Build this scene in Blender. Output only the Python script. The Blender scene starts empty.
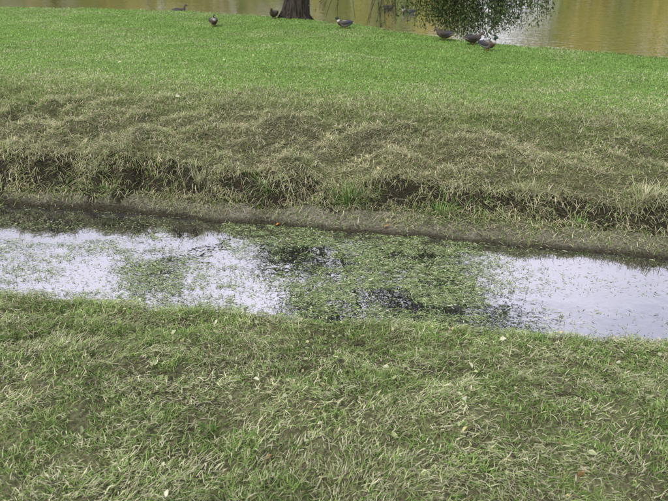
import bpy, math, numpy as np
from mathutils import Vector
rng=np.random.default_rng(7)
sc=bpy.context.scene
# ---------------- noise ----------------
def _h(ix,iy,s):
    n=(ix.astype(np.int64)*374761393+iy.astype(np.int64)*668265263+s*982451653)&0x7fffffff
    n=((n^(n>>13))*1274126177)&0x7fffffff
    n=n^(n>>16)
    return (n&0xffff)/65535.0
def vn(x,y,s=0):
    x=np.asarray(x,float);y=np.asarray(y,float)
    ix=np.floor(x);iy=np.floor(y);fx=x-ix;fy=y-iy
    fx=fx*fx*(3-2*fx);fy=fy*fy*(3-2*fy)
    a=_h(ix,iy,s);b=_h(ix+1,iy,s);c=_h(ix,iy+1,s);d=_h(ix+1,iy+1,s)
    return (a*(1-fx)+b*fx)*(1-fy)+(c*(1-fx)+d*fx)*fy
def fbm(x,y,s=0,o=3):
    r=0;a=1;t=0
    for i in range(o):
        r=r+a*vn(x*2**i+i*17.3,y*2**i-i*9.1,s+i);t+=a;a*=.5
    return r/t
def sm(t):
    t=np.clip(t,0,1);return t*t*(3-2*t)
# ---------------- terrain layout ----------------
SX=np.array([-400,-8,-5,-3,-1,.3,1.0,1.7,2.77,4.6,8,400.]);SY=np.array([60,14.7,14.5,14.1,13.2,12.4,11.5,10.85,10.1,9.2,8.3,-36.])
def edges(x):
    xe=np.clip(x,-8,8);xo=-.114*(x-xe);z=np.zeros_like(x)
    w=lambda f,s,a:(fbm(x*f,z+3.3,s)-.5)*a
    yn=3.39-.128*xe+xo*1.07+w(1.6,1,.16)+w(7,21,.06)
    yf=4.62-.196*xe+xo+w(1.2,2,.14)+w(6,22,.06)
    yb=4.85-.158*xe+xo+w(1.3,3,.20)+w(5,23,.26)
    yl=6.6-.20*xe+xo
    ys=np.interp(x,SX,SY)+w(.8,4,.3)+w(3,24,.12)
    return yn,yf,yb,yl,ys
WZ=-.2; PZ=.05
def H(x,y):
    x=np.asarray(x,float);y=np.asarray(y,float)
    yn,yf,yb,yl,ys=edges(x)
    near=WZ-.01+.04*sm((yn-y)/.06)+.17*sm((yn-y)/1.1)+(fbm(x*5,y*5,31)-.5)*.12*sm((yn-y)/.4)+(fbm(x*14,y*16,32,2)-.5)*.07*sm((yn-y)/.2)
    dep=np.minimum(y-yn,yf-y)
    bed=WZ-.01-.16*sm(dep/.25)
    led=WZ-.01+.12*np.clip((y-yf)/np.maximum(yb-yf,.1),0,1)**.8+(fbm(x*9,y*9,33)-.5)*.05*sm((y-yf)/.1)
    lip=.07-.035*np.clip(x,-5,5)+(fbm(x*2.5,y*0+1,34)-.5)*.14
    fw=.06+.34*fbm(x*3.1,y*0+5,38,2)
    face=-.09+(lip+.09)*sm((y-yb)/fw)+(fbm(x*11,y*13,39,2)-.5)*.11*sm((y-yb)/.04)
    s=np.clip((y-yb-fw)/(yl-yb-fw),0,1)
    lump=(fbm(x*3.5,y*4.5,35)-.5)*.24+(fbm(x*11,y*13,36,2)-.5)*.11
    slope=lip+(.25-lip)*(1-(1-s)**1.6)+lump*sm(s*6)*(1-sm((s-.6)/.6)*.85)+(fbm(x*11,y*13,39,2)-.5)*.11*(1-sm(s*5))
    lawn=.25+(fbm(x*1.2,y*1.2,37)-.5)*.06
    z=np.where(y<yn,near,bed)
    z=np.where(y>yf,led,z)
    z=np.where(y>yb,face,z)
    z=np.where(y>yb+fw,slope,z)
    z=np.where(y>yl,lawn+lump*.15,z)
    z=np.where(y>ys,lawn-.55*sm((y-ys)/.55),z)
    z=np.where(y>ys+15,-.3+.7*sm((y-ys-15)/1.5),z)
    return z
# ---------------- mesh helpers ----------------
def mesh_np(name,V,F,C=None,mat=None,smooth=False):
    me=bpy.data.meshes.new(name)
    me.vertices.add(len(V));me.vertices.foreach_set('co',np.asarray(V,np.float32).ravel())
    nl=sum(f.size for f in F);npoly=sum(len(f) for f in F)
    me.loops.add(nl);me.polygons.add(npoly)
    me.loops.foreach_set('vertex_index',np.concatenate([f.ravel() for f in F]).astype(np.int32))
    st=[];o=0
    for f in F:
        st.append(o+np.arange(len(f))*f.shape[1]);o+=f.size
    me.polygons.foreach_set('loop_start',np.concatenate(st).astype(np.int32))
    if smooth: me.polygons.foreach_set('use_smooth',np.ones(npoly,bool))
    if C is not None:
        a=me.color_attributes.new('Col','FLOAT_COLOR','POINT')
        c4=np.ones((len(V),4),np.float32);c4[:,:3]=C
        a.data.foreach_set('color',c4.ravel())
    me.update(calc_edges=True);me.validate()
    ob=bpy.data.objects.new(name,me);sc.collection.objects.link(ob)
    if mat: me.materials.append(mat)
    return ob
def blades(name,P,L,W,az,lean,curl,C,mat):
    n=len(P)
    d=np.stack([np.cos(az),np.sin(az),np.zeros(n)],1)
    sd=np.stack([-np.sin(az),np.cos(az),np.zeros(n)],1)
    up=np.array([0,0,1.])
    def dirv(a): return d*np.sin(a)[:,None]+up*np.cos(a)[:,None]
    M=P+dirv(lean)*(L*.5)[:,None]
    T=M+dirv(lean+curl)*(L*.5)[:,None]
    w=W[:,None]*.5
    V=np.stack([P-sd*w,P+sd*w,M+sd*w*.85,M-sd*w*.85,T],1).reshape(-1,3)
    b=np.arange(n)*5
    Q=np.stack([b,b+1,b+2,b+3],1);R=np.stack([b+3,b+2,b+4],1)
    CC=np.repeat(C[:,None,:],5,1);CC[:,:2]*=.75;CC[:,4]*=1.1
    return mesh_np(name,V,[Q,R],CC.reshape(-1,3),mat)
def rand_unit(n):
    v=rng.normal(size=(n,3));return v/np.linalg.norm(v,axis=1)[:,None]
def rhombs(name,P,u,L,W,C,mat,v=None):
    n=len(P)
    if v is None: v=np.cross(u,rand_unit(n))
    v=v/(np.linalg.norm(v,axis=1)[:,None]+1e-9)
    a=P+u*(L*.45)[:,None];V=np.stack([P,a+v*(W/2)[:,None],P+u*L[:,None],a-v*(W/2)[:,None]],1).reshape(-1,3)
    b=np.arange(n)*4
    return mesh_np(name,V,[np.stack([b,b+1,b+2,b+3],1)],np.repeat(C,4,0),mat)
def leaves(name,P,L,W,C,mat,tiltmax=.55):
    n=len(P);az=rng.uniform(0,6.283,n);ti=rng.uniform(-tiltmax*.3,tiltmax,n);ro=rng.uniform(-tiltmax,tiltmax,n)
    u=np.stack([np.cos(az)*np.cos(ti),np.sin(az)*np.cos(ti),np.sin(ti)],1)
    s=np.stack([-np.sin(az),np.cos(az),ro],1);nn=np.cross(u,s);nn/=np.linalg.norm(nn,axis=1)[:,None];s=np.cross(nn,u)
    fo=rng.uniform(.1,.6,n)[:,None];bend=rng.uniform(-.5,.5,n)[:,None]
    L_=L[:,None];w=W[:,None]
    pts=[P,P+u*L_*.25+s*w*.42+nn*w*fo*.5,P+u*L_*.62+s*w*(.5+.4*bend)+nn*w*fo,P+u*L_+nn*w*.5*bend+s*w*bend,P+u*L_*.62-s*w*(.5-.4*bend)+nn*w*fo,P+u*L_*.25-s*w*.42+nn*w*fo*.5]
    V=np.stack(pts,1).reshape(-1,3);b=np.arange(n)*6
    return mesh_np(name,V,[np.stack([b,b+1,b+2,b+3],1),np.stack([b,b+3,b+4,b+5],1)],np.repeat(C,6,0),mat)
def tubes(name,paths,mat,C=None,k=8):
    VV=[];FF=[];o=0
    for pts,rad in paths:
        pts=np.asarray(pts,float);m=len(pts)
        tg=np.gradient(pts,axis=0);tg/=np.linalg.norm(tg,axis=1)[:,None]+1e-9
        ref=np.array([0,1,0.]) if abs(tg[0,1])<.8 else np.array([1,0,0.])
        a=np.cross(tg,ref);a/=np.linalg.norm(a,axis=1)[:,None]+1e-9;b=np.cross(tg,a)
        th=np.arange(k)*2*math.pi/k
        r=np.asarray(rad)[:,None,None]
        V=pts[:,None,:]+r*(a[:,None,:]*np.cos(th)[None,:,None]+b[:,None,:]*np.sin(th)[None,:,None])
        VV.append(V.reshape(-1,3))
        i=np.arange(m-1)[:,None]*k;j=np.arange(k)[None,:];j2=(j+1)%k
        FF.append((np.stack([i+j,i+j2,i+k+j2,i+k+j],2).reshape(-1,4))+o);o+=m*k
    V=np.concatenate(VV)
    return mesh_np(name,V,[np.concatenate(FF)],None if C is None else np.tile(C,(len(V),1)),mat,True)
# ---------------- materials ----------------
def newmat(name):
    m=bpy.data.materials.new(name);m.use_nodes=True;nt=m.node_tree;nt.nodes.clear()
    o=nt.nodes.new('ShaderNodeOutputMaterial');return m,nt,o
def veg(name,rough=.6,trans=.25,nscale=30,var=.35,spec=.25):
    m,nt,o=newmat(name);N=nt.nodes.new;l=nt.links.new
    at=N('ShaderNodeAttribute');at.attribute_name='Col'
    g=N('ShaderNodeNewGeometry');no=N('ShaderNodeTexNoise');no.inputs['Scale'].default_value=nscale
    l(g.outputs['Position'],no.inputs['Vector'])
    mr=N('ShaderNodeMapRange');mr.inputs[1].default_value=.3;mr.inputs[2].default_value=.7;mr.inputs[3].default_value=1-var;mr.inputs[4].default_value=1+var
    l(no.outputs['Fac'],mr.inputs[0])
    vm=N('ShaderNodeVectorMath');vm.operation='SCALE';l(at.outputs['Color'],vm.inputs[0]);l(mr.outputs[0],vm.inputs['Scale'])
    p=N('ShaderNodeBsdfPrincipled');p.inputs['Roughness'].default_value=rough;p.inputs['Specular IOR Level'].default_value=spec
    l(vm.outputs[0],p.inputs['Base Color'])
    if trans>0:
        t=N('ShaderNodeBsdfTranslucent');l(vm.outputs[0],t.inputs['Color']);mx=N('ShaderNodeMixShader');mx.inputs[0].default_value=trans
        l(p.outputs[0],mx.inputs[1]);l(t.outputs[0],mx.inputs[2]);l(mx.outputs[0],o.inputs[0])
    else: l(p.outputs[0],o.inputs[0])
    return m
grassM=veg('grass_blades',.8,.25,30,.3,.08);leafM=veg('leaf',.7,.25,12,.25,.12);soilM=veg('soil',.95,0,60,.5,.1);weedM=veg('wet_weed',.5,0,25,.35,.25)
nt=soilM.node_tree;bp=nt.nodes.new('ShaderNodeBump');no2=nt.nodes.new('ShaderNodeTexNoise');no2.inputs['Scale'].default_value=70;no2.inputs['Detail'].default_value=6
g2=nt.nodes.new('ShaderNodeNewGeometry');nt.links.new(g2.outputs['Position'],no2.inputs['Vector']);nt.links.new(no2.outputs['Fac'],bp.inputs['Height']);bp.inputs['Strength'].default_value=.7;bp.inputs['Distance'].default_value=.02
pp=[n for n in nt.nodes if n.type=='BSDF_PRINCIPLED'][0];nt.links.new(bp.outputs[0],pp.inputs['Normal'])
duckM=veg('duck_plumage',.6,0,90,.25,.3)
def bark():
    m,nt,o=newmat('bark');N=nt.nodes.new;l=nt.links.new
    g=N('ShaderNodeNewGeometry');mp=N('ShaderNodeMapping');mp.inputs['Scale'].default_value=(14,14,3);l(g.outputs['Position'],mp.inputs[0])
    no=N('ShaderNodeTexNoise');no.inputs['Scale'].default_value=2;no.inputs['Detail'].default_value=8;l(mp.outputs[0],no.inputs['Vector'])
    cr=N('ShaderNodeValToRGB');cr.color_ramp.elements[0].position=.35;cr.color_ramp.elements[0].color=(.012,.010,.008,1);cr.color_ramp.elements[1].position=.7;cr.color_ramp.elements[1].color=(.06,.05,.04,1)
    l(no.outputs['Fac'],cr.inputs[0]);p=N('ShaderNodeBsdfPrincipled');p.inputs['Roughness'].default_value=.9;p.inputs['Specular IOR Level'].default_value=.15;l(cr.outputs[0],p.inputs['Base Color'])
    b=N('ShaderNodeBump');b.inputs['Distance'].default_value=.04;l(no.outputs['Fac'],b.inputs['Height']);l(b.outputs[0],p.inputs['Normal']);l(p.outputs[0],o.inputs[0]);return m
barkM=bark()
def water(name,refl,rough,bs,bd,base,scl=(1,1,1)):
    m,nt,o=newmat(name);N=nt.nodes.new;l=nt.links.new
    g=N('ShaderNodeNewGeometry');mp=N('ShaderNodeMapping');mp.inputs['Scale'].default_value=scl;l(g.outputs['Position'],mp.inputs[0])
    no=N('ShaderNodeTexNoise');no.inputs['Scale'].default_value=bs;no.inputs['Detail'].default_value=3;l(mp.outputs[0],no.inputs['Vector'])
    b=N('ShaderNodeBump');b.inputs['Distance'].default_value=bd;l(no.outputs['Fac'],b.inputs['Height'])
    d=N('ShaderNodeBsdfDiffuse');d.inputs[0].default_value=(*base,1)
    gl=N('ShaderNodeBsdfGlossy');gl.inputs['Roughness'].default_value=rough;gl.inputs[0].default_value=(.94,.92,1,1);l(b.outputs[0],gl.inputs['Normal'])
    fr=N('ShaderNodeFresnel');fr.inputs[0].default_value=1.33;l(b.outputs[0],fr.inputs['Normal'])
    mr=N('ShaderNodeMapRange');mr.inputs[3].default_value=refl;mr.inputs[4].default_value=1;l(fr.outputs[0],mr.inputs[0])
    mx=N('ShaderNodeMixShader');l(mr.outputs[0],mx.inputs[0]);l(d.outputs[0],mx.inputs[1]);l(gl.outputs[0],mx.inputs[2]);l(mx.outputs[0],o.inputs[0]);return m
streamM=water('stream_water',.53,.02,6,.0022,(.02,.018,.02))
pondM=water('pond_water',.60,.03,4.5,.011,(.16,.16,.05),(1,2.4,1))
# ---------------- terrain ----------------
def axis(segs):
    return np.concatenate([np.arange(a,b-1e-9,st) for a,b,st in segs])
geo=np.array([16,18,21,25,30,38,50,70,100,150,250,450.])
xs=np.concatenate([-geo[::-1],axis([(-14,-4.8,.25),(-4.8,4.8,.025),(4.8,14.1,.25)]),geo])
ysv=np.concatenate([np.array([-450,-200,-100,-50,-25,-12,-6,-3,-1.5,-.5,0,.4]),axis([(.8,3,.03),(3,7.4,.02),(7.4,16,.09),(16,34,.4)]),np.array([36,40,46,55,70,100,150,250,450.])])
X,Y=np.meshgrid(xs,ysv);Z=H(X,Y)
yn,yf,yb,yl,ys=edges(X)
def mixc(a,b,t): return a*(1-t[...,None])+b*t[...,None]
c_soil=np.array([.045,.040,.026]);c_mud=np.array([.17,.16,.125]);c_thatch=np.array([.14,.145,.075]);c_green=np.array([.12,.20,.045]);c_bed=np.array([.02,.018,.012])
f=fbm(X*3,Y*3,50)
one=np.ones(X.shape+(3,))
C=mixc(c_soil*one,c_thatch,f*.9)
C=np.where((Y>yn-.03)[...,None],c_bed,C);C=np.where((Y>yf)[...,None],mixc(c_soil*one*.6,c_mud,sm((Y-yf-.02)/.08)*(.45+.5*f)),C)
C=np.where((Y>yb-.02)[...,None],c_soil*.5,C);C=np.where((Y>yb+.3)[...,None],mixc(c_soil*one,c_thatch,f*.8),C)
C=mixc(C,c_green,np.where(Y>yb+.3,sm((Y-yl+.8)/1.8),0))
C=np.where((Y>ys)[...,None],c_soil,C);C=np.where((Y>ys+16)[...,None],c_green,C)
ny,nx=X.shape;idx=np.arange(nx*ny).reshape(ny,nx)
Fq=np.stack([idx[:-1,:-1],idx[:-1,1:],idx[1:,1:],idx[1:,:-1]],-1).reshape(-1,4)
mesh_np('ground',np.stack([X,Y,Z],-1).reshape(-1,3),[Fq],C.reshape(-1,3),soilM,True)
def strip(name,xx,y0,y1,z,mat):
    n=len(xx);V=np.concatenate([np.stack([xx,y0,z+0*xx],1),np.stack([xx,y1,z+0*xx],1)]);i=np.arange(n-1)
    return mesh_np(name,V,[np.stack([i,i+1,i+n+1,i+n],1)],None,mat)
xx=xs[::3];e=edges(xx)
strip('stream_water',xx,e[0]-.12,e[1]+.12,WZ,streamM)
strip('pond_water',xx,e[4]-.1,e[4]+15.9,PZ,pondM)
# ---------------- grass ----------------
def scatter(dens,x0,x1,y0,y1):
    n=int(dens*(x1-x0)*(y1-y0));x=rng.uniform(x0,x1,n);y=rng.uniform(y0,y1,n)
    k=np.abs(x)<.62*y+.8;return x[k],y[k]
cG=np.array([.13,.235,.05]);cG2=np.array([.22,.33,.095]);cO=np.array([.28,.32,.135]);cS=np.array([.50,.49,.33]);cS2=np.array([.38,.375,.24]);cB=np.array([.16,.12,.08])
def colmix(x,y,pg,n):
    r=rng.random(n);k=rng.random(n)
    g=np.where((k<.45)[:,None],cG,np.where((k<.75)[:,None],cG2,cO))
    s=np.where((k<.3)[:,None],cS,np.where((k<.65)[:,None],cS2,np.where((k<.90)[:,None],cO,cB)))
    c=np.where((r<pg)[:,None],g,s)
    return c*rng.uniform(.6,1.35,(n,1))
# near
x,y=scatter(17500,-3.4,3.4,1.1,4.0);yn,yf,yb,yl,ys=edges(x)
k=y<yn+.015;x,y,yn=x[k],y[k],yn[k]
green=sm((fbm(x*5,y*7,60)-.40)/.2)*.52+.24
clump=fbm(x*8,y*9,61,2);k=rng.random(len(x))<-.0+1.5*clump;x,y,green,clump,yn=x[k],y[k],green[k],clump[k],yn[k]
n=len(x);isg=rng.random(n)<green
C=colmix(x,y,np.where(isg,.93,.20),n)*(.70+.6*fbm(x*3.5,y*4,64))[:,None]
L=np.where(isg,rng.uniform(.02,.055,n)*(.5+1.0*clump),rng.uniform(.010,.055,n))
lean=np.where(isg,rng.uniform(.3,1.45,n),rng.uniform(.9,1.65,n))
# clippings lie in drifts, mostly combed along the mower's direction
az=np.where(isg|(rng.random(n)<.45),rng.uniform(0,6.283,n),(fbm(x*1.5,y*1.5,66)-.5)*5+rng.normal(0,.5,n))
zz=H(x,y)+np.where(isg,rng.uniform(0,.012,n),rng.uniform(0,.038,n))
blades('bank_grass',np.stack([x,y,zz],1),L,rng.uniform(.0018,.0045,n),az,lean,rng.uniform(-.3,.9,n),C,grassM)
# far bank
x,y=scatter(11500,-5,5,4.0,8.4);yn,yf,yb,yl,ys=edges(x)
s=(y-yb)/(yl-yb)
led=.50+.50*sm((fbm(x*3,y*4,70)-.32)/.2)
fc=.22+.78*sm((fbm(x*3.8,y*5,71)-.42)/.16)
dens=np.where(y<yb,led*sm((y-yf-.01)/.08),np.where(y<yb+.2,fc,.95))
dens=np.where(y>yl,dens*(1-sm((y-yl)/.9)),dens)*(.15+1.2*fbm(x*7,y*7,72,2))
k=rng.random(len(x))<dens;x,y,s,yb,yl=x[k],y[k],s[k],yb[k],yl[k];n=len(x)
pg=.10+.22*sm((fbm(x*2,y*2,73)-.45)/.2)+.55*sm((s-.5+(fbm(x*2.5,y*2.5,74)-.5)*.8)/.6);pg=np.where(y<yb,.40,pg)
isg=rng.random(n)<pg;C=colmix(x,y,np.where(isg,.9,.10),n)*np.array([1.0,.95,.95])*(.70+.6*fbm(x*4,y*5,65))[:,None]
L=np.where(isg,rng.uniform(.03,.065,n),rng.uniform(.025,.085,n))
lean=np.where(isg,rng.uniform(.2,1.3,n),rng.uniform(.9,1.75,n));az=rng.uniform(0,6.283,n)
lipm=(y>yb)&(y<yb+.35);az=np.where(lipm,-math.pi/2+rng.normal(0,.9,n),az);lean=np.where(lipm,rng.uniform(.8,2.3,n),lean);L=np.where(lipm,L*1.35,L)
zz=H(x,y)+np.where(isg,0,rng.uniform(0,.04,n))
blades('dry_cut_grass',np.stack([x,y,zz],1),L,rng.uniform(.0026,.0048,n),az,lean,rng.uniform(-.2,.8,n),C,grassM)
# lawn
x,y=scatter(4200,-10,8,5.6,15);yn,yf,yb,yl,ys=edges(x)
pr=sm((y-yl+.9+(fbm(x*2,y*2,75)-.5)*1.6)/1.6)*(.35+.8*fbm(x*5,y*5,76,2));k=(rng.random(len(x))<pr)&(y<ys+.06)
x,y,yl=x[k],y[k],yl[k];n=len(x)
lg=np.array([.155,.285,.065]);lg2=np.array([.215,.35,.10]);ly=np.array([.31,.36,.16])
m=fbm(x*.9,y*1.6,77);m2=fbm(x*.5,y*.9,78);dry=sm((m-.42)/.25)*.45+.7*(1-sm((y-yl+(m2-.5)*1.5)/2.6))
r=rng.random(n);C=np.where((r<dry*.5)[:,None],cS*.8,np.where((r<dry+.1)[:,None],ly,np.where((rng.random(n)<m2)[:,None],lg,lg2)))*rng.uniform(.8,1.2,(n,1))*(.74+.54*fbm(x*1.7,y*2.5,79))[:,None]
zz=H(x,y)
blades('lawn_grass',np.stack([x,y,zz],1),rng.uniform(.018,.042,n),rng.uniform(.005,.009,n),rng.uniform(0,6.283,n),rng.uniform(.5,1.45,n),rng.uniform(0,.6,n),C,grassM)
def tuft(name,cx,cy,r,n,L,cols,lean=(0.05,.9),w=.005):
    a=rng.uniform(0,6.283,n);q=r*np.abs(rng.normal(0,.7,n));x=cx+q*np.cos(a)*1.5;y=cy+q*np.sin(a)*.7
    C=np.array(cols)[rng.integers(0,len(cols),n)]*rng.uniform(.6,1.3,(n,1))
    return blades(name,np.stack([x,y,H(x,y)-.005],1),rng.uniform(.35,1,n)*L,rng.uniform(.6,1.2,n)*w,a+rng.normal(0,.6,n),rng.uniform(*lean,n),rng.uniform(.1,.9,n),C,grassM)
gr=[(.08,.18,.035),(.12,.25,.055),(.18,.31,.09)];st=[tuple(cS),tuple(cS2),tuple(cO)]
mx_=gr+[tuple(cO)]
tuft('grass_tuft',.11,4.95,.13,420,.17,mx_,(.05,1.2));tuft('grass_tuft',.85,4.72,.14,340,.13,mx_,(.2,1.2));tuft('grass_tuft',1.15,4.66,.14,200,.11,mx_,(.2,1.2))
tuft('grass_tuft',-1.9,5.18,.12,120,.09,mx_,(.2,1.2));tuft('grass_tuft',-.55,5.02,.10,120,.09,mx_,(.2,1.2));tuft('grass_tuft',1.85,4.55,.1,100,.09,mx_,(.2,1.2))
tuft('straw_tuft',2.35,4.66,.12,240,.2,st,(.1,1.1));tuft('straw_tuft',-1.12,5.14,.06,90,.2,st,(.0,.7),.0035);tuft('straw_tuft',1.5,4.82,.12,160,.14,st)
for i in range(50):
    cx=rng.uniform(-3.2,3);b=edges(np.array([cx]))[2][0]
    tuft('straw_tuft',cx,b+rng.uniform(.05,.5),rng.uniform(.06,.16),int(rng.uniform(80,170)),rng.uniform(.08,.15),st+[tuple(cG2)],(.5,1.8),.004)
for i in range(80):
    cx=rng.uniform(-2.1,2.1);cy=rng.uniform(1.6,3.3-.114*cx)
    tuft('grass_tuft',cx,cy,rng.uniform(.02,.06),int(rng.uniform(30,90)),rng.uniform(.04,.08),gr+[tuple(cG2),tuple(cO)],(.1,1.3),.004)
# ---------------- floating weed ----------------
x=rng.uniform(-3.6,3.4,380000);y=rng.uniform(3,5.4,len(x));yn,yf,yb,yl,ys=edges(x);v=(y-yn)/(yf-yn)
k=(v>-.02)&(v<1.02);x,y,v=x[k],y[k],v[k]
cen=np.exp(-((x-.35)/.85)**4)*1.0+np.exp(-((x+1.1)/.55)**4)*.55+np.exp(-((x+2.2)/.8)**4)*.35+.02
cen=cen*(1-.9*sm((v-.72)/.15)*(x<-.9))
patch=sm((fbm(x*2.6+.6*y,y*5.0,80,4)-.40)/.16);fine=sm((fbm(x*12,y*20,83,3)-.40)/.14)
hole=np.exp(-(((x-1.10)/.22)**2+((y-3.62)/.13)**2))+np.exp(-(((x-.72)/.25)**2+((y-3.50)/.05)**2))+np.exp(-(((x+1.3)/.25)**2+((y-4.25)/.05)**2))+np.exp(-(((x+2.05)/.14)**2+((y-4.6)/.05)**2))+.8*np.exp(-(((x+.5)/.25)**2+((y-4.1)/.25)**2))
edge=.5*np.exp(-(v/.06)**2)*(x<1.2)+.10*np.exp(-((1-v)/.05)**2)
pd=np.clip(cen*(.16+.9*patch)*(.3+.7*fine)+.02*patch+edge*fine,0,1)*(1-np.clip(hole,0,1)*.95)
k=rng.random(len(x))<pd;x,y=x[k],y[k];n=len(x)
c1=np.array([[.14,.21,.065],[.20,.26,.10],[.26,.29,.16],[.08,.13,.04],[.44,.45,.34]])
C=c1[rng.choice(5,n,p=[.28,.27,.20,.15,.10])]*rng.uniform(.7,1.25,(n,1))
az=rng.normal(.0,1.0,n)
u=np.stack([np.cos(az),np.sin(az),rng.normal(0,.08,n)],1);vv=np.stack([-np.sin(az),np.cos(az),rng.normal(0,.25,n)],1)
rhombs('floating_weed',np.stack([x,y,WZ+.002+rng.random(n)*.008],1),u,rng.uniform(.008,.045,n),rng.uniform(.002,.006,n),C,weedM,vv)
# ---------------- fallen leaves ----------------
x,y=scatter(75,-3,3,1.2,4);yn=edges(x)[0];k=y<yn-.02;x,y=x[k],y[k]
x2,y2=scatter(8,-4,4,4.6,8);x3,y3=scatter(10,-8,6,7,14.5)
k3=(y3<edges(x3)[4])&(rng.random(len(x3))<np.where(x3<-1,1,.2));x3,y3=x3[k3],y3[k3]
k2=y2>edges(x2)[2]-.3;x2,y2=x2[k2],y2[k2]
X_=np.concatenate([x,x2,x3]);Y_=np.concatenate([y,y2,y3]);n=len(X_)
cl=np.array([[.42,.46,.27],[.38,.41,.22],[.54,.54,.40],[.44,.40,.20],[.22,.14,.07],[.32,.39,.18]])
C=cl[rng.choice(6,n,p=[.28,.26,.10,.15,.07,.14])]*rng.uniform(.75,1.12,(n,1))
sz=rng.uniform(.010,.032,n)*rng.uniform(.6,1.3,n);sz[len(x)+len(x2):]*=1.4
sp=[(.99,1.93,.055,(.22,.11,.05)),(-.28,2.03,.04,(.36,.23,.11)),(-.46,4.72,.05,(.5,.2,.05)),(-1.64,6.85,.08,(.7,.68,.55)),(.38,4.62,.05,(.45,.22,.06)),(-.35,2.5,.045,(.6,.6,.47)),(.25,2.75,.045,(.6,.6,.47)),(-.9,2.7,.045,(.55,.56,.4)),(.6,2.4,.04,(.55,.56,.42))]
X_=np.append(X_,[s[0] for s in sp]);Y_=np.append(Y_,[s[1] for s in sp]);sz=np.append(sz,[s[2] for s in sp]);C=np.vstack([C,[s[3] for s in sp]]);n=len(X_)
leaves('fallen_leaves',np.stack([X_,Y_,H(X_,Y_)+rng.uniform(.015,.036,n)],1),sz,sz*rng.uniform(.3,.75,n),C,leafM)
tw=[]
for (cx,cy,a,l) in [(1.05,2.45,-.5,.16),(-.62,2.3,.3,.12),(.55,2.1,.9,.1),(-1.3,2.6,-.2,.14),(1.5,2.2,.1,.12),(.1,3.0,.4,.1)]:
    t=np.linspace(0,1,5);px=cx+np.cos(a)*l*t;py=cy+np.sin(a)*l*t+.012*np.sin(t*5);tw.append((np.stack([px,py,H(px,py)+.035],1),np.linspace(.004,.0015,5)))
tubes('fallen_twigs',tw,barkM,k=6)
# ---------------- trees ----------------
def empty(name,loc):
    e=bpy.data.objects.new(name,None);e.location=loc;sc.collection.objects.link(e);return e
def attach(par,obs):
    for o in obs:
        o.parent=par;o.location=-Vector(par.location)
def grow(base,height,spread,trunk_r,nl,lean=(0,0),low=.35):
    base=np.array(base,float);paths=[];tips=[]
    t=np.linspace(0,1,9)
    tr=base+np.stack([lean[0]*t**1.5+.08*np.sin(t*5),lean[1]*t**1.5,height*.85*t],1)
    rad=trunk_r*(1-.85*t)+trunk_r*.6*np.exp(-t*22);paths.append((tr,rad))
    for i in range(nl):
        q=rng.uniform(low,.98);p0=base+np.array([np.interp(q,t,tr[:,j]-base[j]) for j in range(3)])
        a=i*2.4+rng.normal(0,.3);l=spread*(1.15-.6*q)*rng.uniform(.7,1.1)
        tt=np.linspace(0,1,6)[:,None];d=np.array([math.cos(a),math.sin(a),0])
        pts=p0+d*l*tt+np.array([0,0,1])*(l*.45*tt**1.3*rng.uniform(.3,1.4))+rng.normal(0,.05*l,(6,3))*tt
        paths.append((pts,np.linspace(trunk_r*.35*(1.2-q),.012,6)));tips+= [pts[-1],pts[4],pts[3]]
        for j in range(3):
            s=pts[rng.integers(2,5)];a2=a+rng.normal(0,.9);l2=l*.4
            pp=s+np.array([math.cos(a2),math.sin(a2),rng.uniform(-.1,.7)])*l2*np.linspace(0,1,4)[:,None]
            paths.append((pp,np.linspace(.03,.008,4)));tips.append(pp[-1])
    return paths,np.array(tips)
def crown(name,tips,per,sig,size,cols,mat):
    n=len(tips)*per;c=np.repeat(tips,per,0)
    sg=np.repeat(rng.uniform(.6,1.25,len(tips)),per)[:,None]*sig
    P=c+rng.normal(size=(n,3))*sg*np.array([1,1,.7])
    cc=np.array(cols)[np.repeat(rng.integers(0,len(cols),len(tips)),per)]*rng.uniform(.6,1.35,(n,1))
    return rhombs(name,P,rand_unit(n),rng.uniform(.7,1.3,n)*size,rng.uniform(.4,.7,n)*size,cc,mat)
tb=(-.76,13.25,.12)
par=empty('shoreline_tree',tb)
paths,tips=grow(tb,8.0,3.0,.19,15,(1.8,-.3),.38)
ex=[]  # extra out-of-view limbs and leaf clumps, added to darken the stream's reflection
for lp in [[(-.7,13.3,2.6),(-1.8,13.2,3.8),(-3.0,13.1,4.4),(-4.3,13.0,4.8)],[(.2,13.2,3.8),(1.6,13.0,4.7),(2.9,12.9,5.3),(3.9,12.8,5.7)],[(-.5,13.2,3.0),(.6,12.9,3.8),(1.5,12.6,4.3),(2.4,12.4,4.5)]]:
    lp=np.array(lp);paths.append((lp,np.array([.10,.07,.045,.015])));ex.append(lp[-1]);ex.append(lp[-1]+rng.normal(0,.35,3))
ex+= [np.array([1.2,12.6,4.0]),np.array([.4,12.6,4.5]),np.array([2.0,12.6,4.9]),np.array([1.0,12.7,5.2]),np.array([-.3,12.8,4.6]),np.array([3.3,12.8,5.9]),np.array([3.6,12.9,6.2]),np.array([-4.0,13,5.2])]
fl=[]
for a in [0.3,1.4,2.6,3.5,4.4,5.5]:
    t=np.linspace(0,1,4)[:,None];fl.append((np.array(tb)+np.array([math.cos(a),math.sin(a),0])*(.12+.32*t)+np.array([0,0,1])*(.28*(1-t)**1.5),np.array([.10,.08,.055,.02])))
T=tubes('trunk_and_limbs',paths+fl,barkM,k=10)
tips=np.vstack([tips+np.array([.4,0,0]),ex])
gcol=[(.05,.10,.02),(.07,.13,.03),(.035,.07,.018),(.10,.12,.03)]
Cr=crown('crown_leaves',tips,170,.36,.12,gcol,leafM)
dp=[];LP=[];LU=[]
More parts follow.
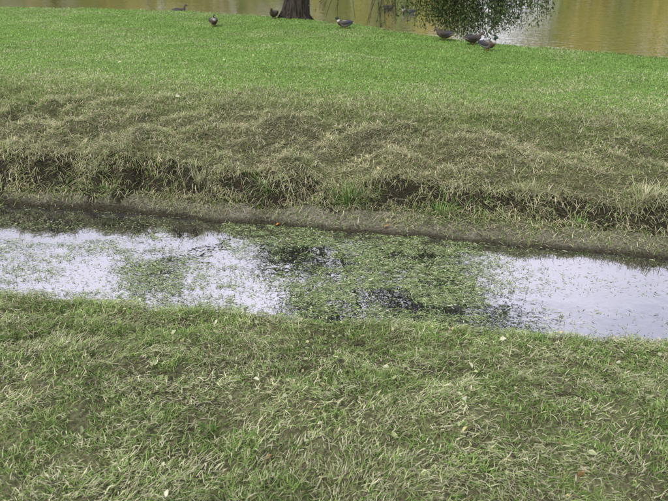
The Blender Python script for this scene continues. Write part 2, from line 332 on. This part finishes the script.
limb=np.array([[.1,13.2,3.2],[1.0,12.7,3.3],[2.0,12.2,2.8],[2.9,11.8,2.2],[3.5,11.6,1.5]]);dp.append((limb,np.array([.09,.07,.05,.03,.015])))
def droop(x0,y0,ztop,zend,dx,leafy,n,cut=.3):
    t=np.linspace(0,1,10);px=x0+dx*t**.7;py=y0+rng.normal(0,.15)*t;pz=ztop-(ztop-zend)*t**1.5
    pts=np.stack([px,py,pz],1);dp.append((pts,np.linspace(.010,.003,10)))
    if leafy:
        q=1-(rng.random(n)**1.3)*(1-cut);P=np.stack([np.interp(q,t,px),np.interp(q,t,py),np.interp(q,t,pz)],1)+rng.normal(0,.06,(n,3))
        P[:,2]=np.maximum(P[:,2],PZ+.02)
        u=rng.normal(0,.7,(n,3));u[:,2]-=.6;u/=np.linalg.norm(u,axis=1)[:,None];LP.append(P);LU.append(u)
for i in range(125):
    f=rng.beta(1.3,1.3);x0=1.35+f*2.1;prof=np.interp(f,[0,.15,.35,.55,.75,1],[.50,.34,.16,.10,.22,.62])
    droop(x0-.2,11.9+rng.normal(0,.25)-.25*f,rng.uniform(1.4,2.4),prof+rng.exponential(.13),rng.uniform(-.1,.5),True,160)
for i in range(28): droop(rng.uniform(.1,1.6),rng.uniform(12.4,12.9),rng.uniform(.8,2.0),rng.uniform(.08,.5),rng.uniform(-.7,.7),rng.random()<.4,30)
D=tubes('drooping_twigs',dp,barkM,k=5);LP=np.concatenate(LP);LU=np.concatenate(LU);n=len(LP)
cc=np.array([(.04,.075,.02),(.065,.11,.035),(.025,.045,.015),(.11,.15,.05)])[rng.integers(0,4,n)]*rng.uniform(.7,1.3,(n,1))
DL=rhombs('drooping_leaves',LP,LU,rng.uniform(.04,.09,n),rng.uniform(.012,.024,n),cc,leafM)
attach(par,[T,Cr,D,DL])
yc=[(.48,.44,.12),(.55,.49,.14),(.40,.40,.11),(.28,.33,.09),(.48,.40,.11)];gc=[(.17,.21,.06),(.27,.30,.09),(.40,.40,.12)]
for i,(tx,ty,hh,pal) in enumerate([(-17,33,9,yc),(-12.5,31.5,8,gc),(-8.5,33,9,yc),(-4.3,31,8,yc),(-.8,32.5,8.5,yc),(2.6,31,7,gc),(9.6,29,7.5,yc),(12.8,28,8.5,yc),(16.2,27,8,yc),(20,27,9,yc),(25,26,8,gc)]):
    b=(tx,ty,.2);pe=empty('autumn_tree',b);pa,ti=grow(b,hh,hh*.33,.2,15,(rng.normal(0,.4),0),.1)
    attach(pe,[tubes('trunk_and_limbs',pa,barkM,k=7),crown('crown_leaves',ti,75,.55,.30,pal,leafM)])
n=52000;x=rng.uniform(-28,30,n);ye=edges(x)[4]+16+rng.uniform(0,1.6,n);hh=(1.0+3.6*fbm(x*.9,x*0,90))*rng.random(n)
gap=np.exp(-((x-6.4)/1.6)**4);k=rng.random(n)>gap*.95;x,ye,hh=x[k],ye[k],hh[k];n=len(x)
cc=np.array(yc+gc)[(vn(x*.8,x*0,91)*7.99).astype(int)]*rng.uniform(.6,1.3,(n,1))
rhombs('shore_shrubs',np.stack([x,ye,.2+hh],1),rand_unit(n),rng.uniform(.15,.35,n),rng.uniform(.1,.2,n),cc,leafM)
# ---------------- ducks ----------------
def duck(loc,yaw,male,swim=False,s=.8,headlow=0):
    P=np.array([(-.225,0,.15),(-.18,0,.135),(-.11,0,.12),(-.03,0,.11),(.05,0,.11),(.11,0,.125),(.15,0,.16),(.165,0,.20),(.17,0,.235),(.185,0,.265),(.21,0,.272),(.235,0,.266),(.25,0,.258),(.29,0,.25),(.30,0,.249)])
    W=np.array([.012,.045,.08,.1,.098,.08,.052,.034,.030,.036,.035,.024,.016,.016,.004]);Hh=np.array([.006,.025,.06,.083,.088,.08,.058,.04,.033,.036,.034,.024,.010,.006,.002])
    P[6:,2]-=headlow*np.linspace(.1,1,9);P[6:,0]+=headlow*.3
    tg=np.gradient(P,axis=0);tg/=np.linalg.norm(tg,axis=1)[:,None];K=16;th=np.arange(K)*2*math.pi/K
    up=np.stack([-tg[:,2],0*tg[:,0],tg[:,0]],1)
    V=P[:,None,:]+np.array([0,1,0])*(W[:,None]*np.cos(th))[...,None]+up[:,None,:]*(Hh[:,None]*np.sin(th))[...,None]
    m=len(P)
    if male: cols=[(.4,.38,.35),(.02,.02,.02),(.12,.12,.11),(.20,.19,.18),(.18,.17,.16),(.05,.03,.02),(.05,.03,.02),(.45,.45,.43),(.01,.025,.018),(.01,.03,.02),(.01,.03,.02),(.01,.025,.018),(.2,.18,.05),(.2,.18,.05),(.18,.16,.05)]
    else: cols=[(.14,.12,.10)]*2+[(.045,.036,.028)]*6+[(.07,.055,.04)]*4+[(.12,.07,.03)]*3
    C=np.repeat(np.array(cols)[:,None,:],K,1)
    i=np.arange(m-1)[:,None]*K;j=np.arange(K)[None,:];j2=(j+1)%K
    F=np.stack([i+j,i+j2,i+K+j2,i+K+j],2).reshape(-1,4)
    VV=[V.reshape(-1,3)];CC=[C.reshape(-1,3)];FF=[F];o=m*K
    for sg in (1,-1):
        wp=np.array([(.09,.080*sg,.13),(.05,.096*sg,.14),(-.03,.096*sg,.148),(-.11,.070*sg,.152),(-.18,.03*sg,.160),(-.22,.012*sg,.165)]);a=np.array([.01,.022,.024,.022,.014,.003]);b=np.array([.015,.045,.052,.04,.02,.004])
        k=10;t=np.arange(k)*2*math.pi/k;v=wp[:,None,:]+np.array([0,1,0])*(a[:,None]*np.cos(t))[...,None]+np.array([0,0,1])*(b[:,None]*np.sin(t))[...,None]
        wc=[(.045,.042,.04)]*3+[(.03,.035,.07)]+[(.04,.036,.032)]*2 if male else [(.036,.028,.022)]*3+[(.03,.03,.05)]+[(.05,.04,.032)]*2
        i=np.arange(5)[:,None]*k;j=np.arange(k)[None,:];j2=(j+1)%k
        VV.append(v.reshape(-1,3));CC.append(np.repeat(np.array(wc)[:,None,:],k,1).reshape(-1,3));FF.append(np.stack([i+j,i+j2,i+k+j2,i+k+j],2).reshape(-1,4)+o);o+=6*k
        if not swim:
            k=6;t=np.arange(k)*2*math.pi/k;lp=np.array([(.0,.035*sg,.06),(.0,.037*sg,.03),(.005,.038*sg,.004)]);lr=np.array([.016,.008,.006])
            v=lp[:,None,:]+lr[:,None,None]*np.stack([np.cos(t),np.sin(t),0*t],1)[None];i=np.arange(2)[:,None]*k;j=np.arange(k)[None,:];j2=(j+1)%k
            VV.append(v.reshape(-1,3));CC.append(np.tile((.35,.13,.03),(18,1)));FF.append(np.stack([i+j,i+j2,i+k+j2,i+k+j],2).reshape(-1,4)+o);o+=18
            VV.append(np.array([(-.008,.038*sg,.008),(.055,.062*sg,.004),(.065,.038*sg,.005),(.055,.014*sg,.004)]));CC.append(np.tile((.35,.13,.03),(4,1)));FF.append(np.array([[0,1,2,3]])+o);o+=4
    V=np.concatenate(VV);
    if swim: V[:,2]-=.075
    ob=mesh_np('mallard_duck',V,[np.concatenate(FF)],np.concatenate(CC),duckM,True)
    ob.location=loc;ob.rotation_euler=(0,0,yaw);ob.scale=(s,s,s)
def g(x,y): return float(H(np.array([x]),np.array([y]))[0])+.012
for x,y,yaw,male,hl in [(-2.12,12.15,-1.2,True,0),(-1.12,13.0,-1.9,False,.02),(.19,11.75,3.0,True,.05),(2.07,10.25,.3,False,.1),(2.16,9.65,-.6,True,0),(1.72,10.6,2.6,False,.1)]:
    duck((x,y,g(x,y)),yaw,male,False,.66,hl)
duck((-3.45,15.5,PZ),.3,False,True,.75);duck((1.64,15.3,PZ),3.3,True,True,.74);duck((1.25,16.1,PZ),.2,False,True,.66)
# ---------------- world, sun, camera ----------------
w=bpy.data.worlds.new('World');sc.world=w;w.use_nodes=True;nt=w.node_tree;nt.nodes.clear();N=nt.nodes.new;l=nt.links.new
sk=N('ShaderNodeTexSky');sk.sky_type='NISHITA';sk.sun_disc=False;sk.sun_elevation=math.radians(48);sk.sun_rotation=math.radians(215);sk.dust_density=4;sk.air_density=1.2
tc=N('ShaderNodeTexCoord');mp=N('ShaderNodeMapping');mp.inputs['Scale'].default_value=(1,1,2.5);l(tc.outputs['Generated'],mp.inputs[0])
no=N('ShaderNodeTexNoise');no.inputs['Scale'].default_value=2.2;no.inputs['Detail'].default_value=5;l(mp.outputs[0],no.inputs['Vector'])
mr=N('ShaderNodeMapRange');mr.inputs[1].default_value=.3;mr.inputs[2].default_value=.62;mr.inputs[3].default_value=.5;mr.inputs[4].default_value=.97;l(no.outputs['Fac'],mr.inputs[0])
mx=N('ShaderNodeMixRGB');mx.inputs[2].default_value=(10.5,10.4,11.3,1);l(mr.outputs[0],mx.inputs[0]);l(sk.outputs[0],mx.inputs[1])
bg=N('ShaderNodeBackground');bg.inputs[1].default_value=.148;l(mx.outputs[0],bg.inputs[0]);ow=N('ShaderNodeOutputWorld');l(bg.outputs[0],ow.inputs[0])
sd=bpy.data.lights.new('sun','SUN');sd.energy=2.7;sd.angle=math.radians(12);sd.color=(1,.96,.88);so=bpy.data.objects.new('sun',sd);sc.collection.objects.link(so)
el=math.radians(48);azs=math.radians(215)
dirv=Vector((math.sin(azs)*math.cos(el),math.cos(azs)*math.cos(el),math.sin(el)))
so.rotation_euler=dirv.to_track_quat('Z','Y').to_euler()
cd=bpy.data.cameras.new('camera');cd.lens=35.57;cd.clip_end=2000;cd.clip_start=.05;co=bpy.data.objects.new('camera',cd);sc.collection.objects.link(co)
cd.dof.use_dof=True;cd.dof.focus_distance=4.6;cd.dof.aperture_fstop=5
co.location=(0,0,2);co.rotation_euler=(math.radians(63),0,0);sc.camera=co
sc.view_settings.view_transform='Standard';sc.view_settings.look='None';sc.view_settings.exposure=0
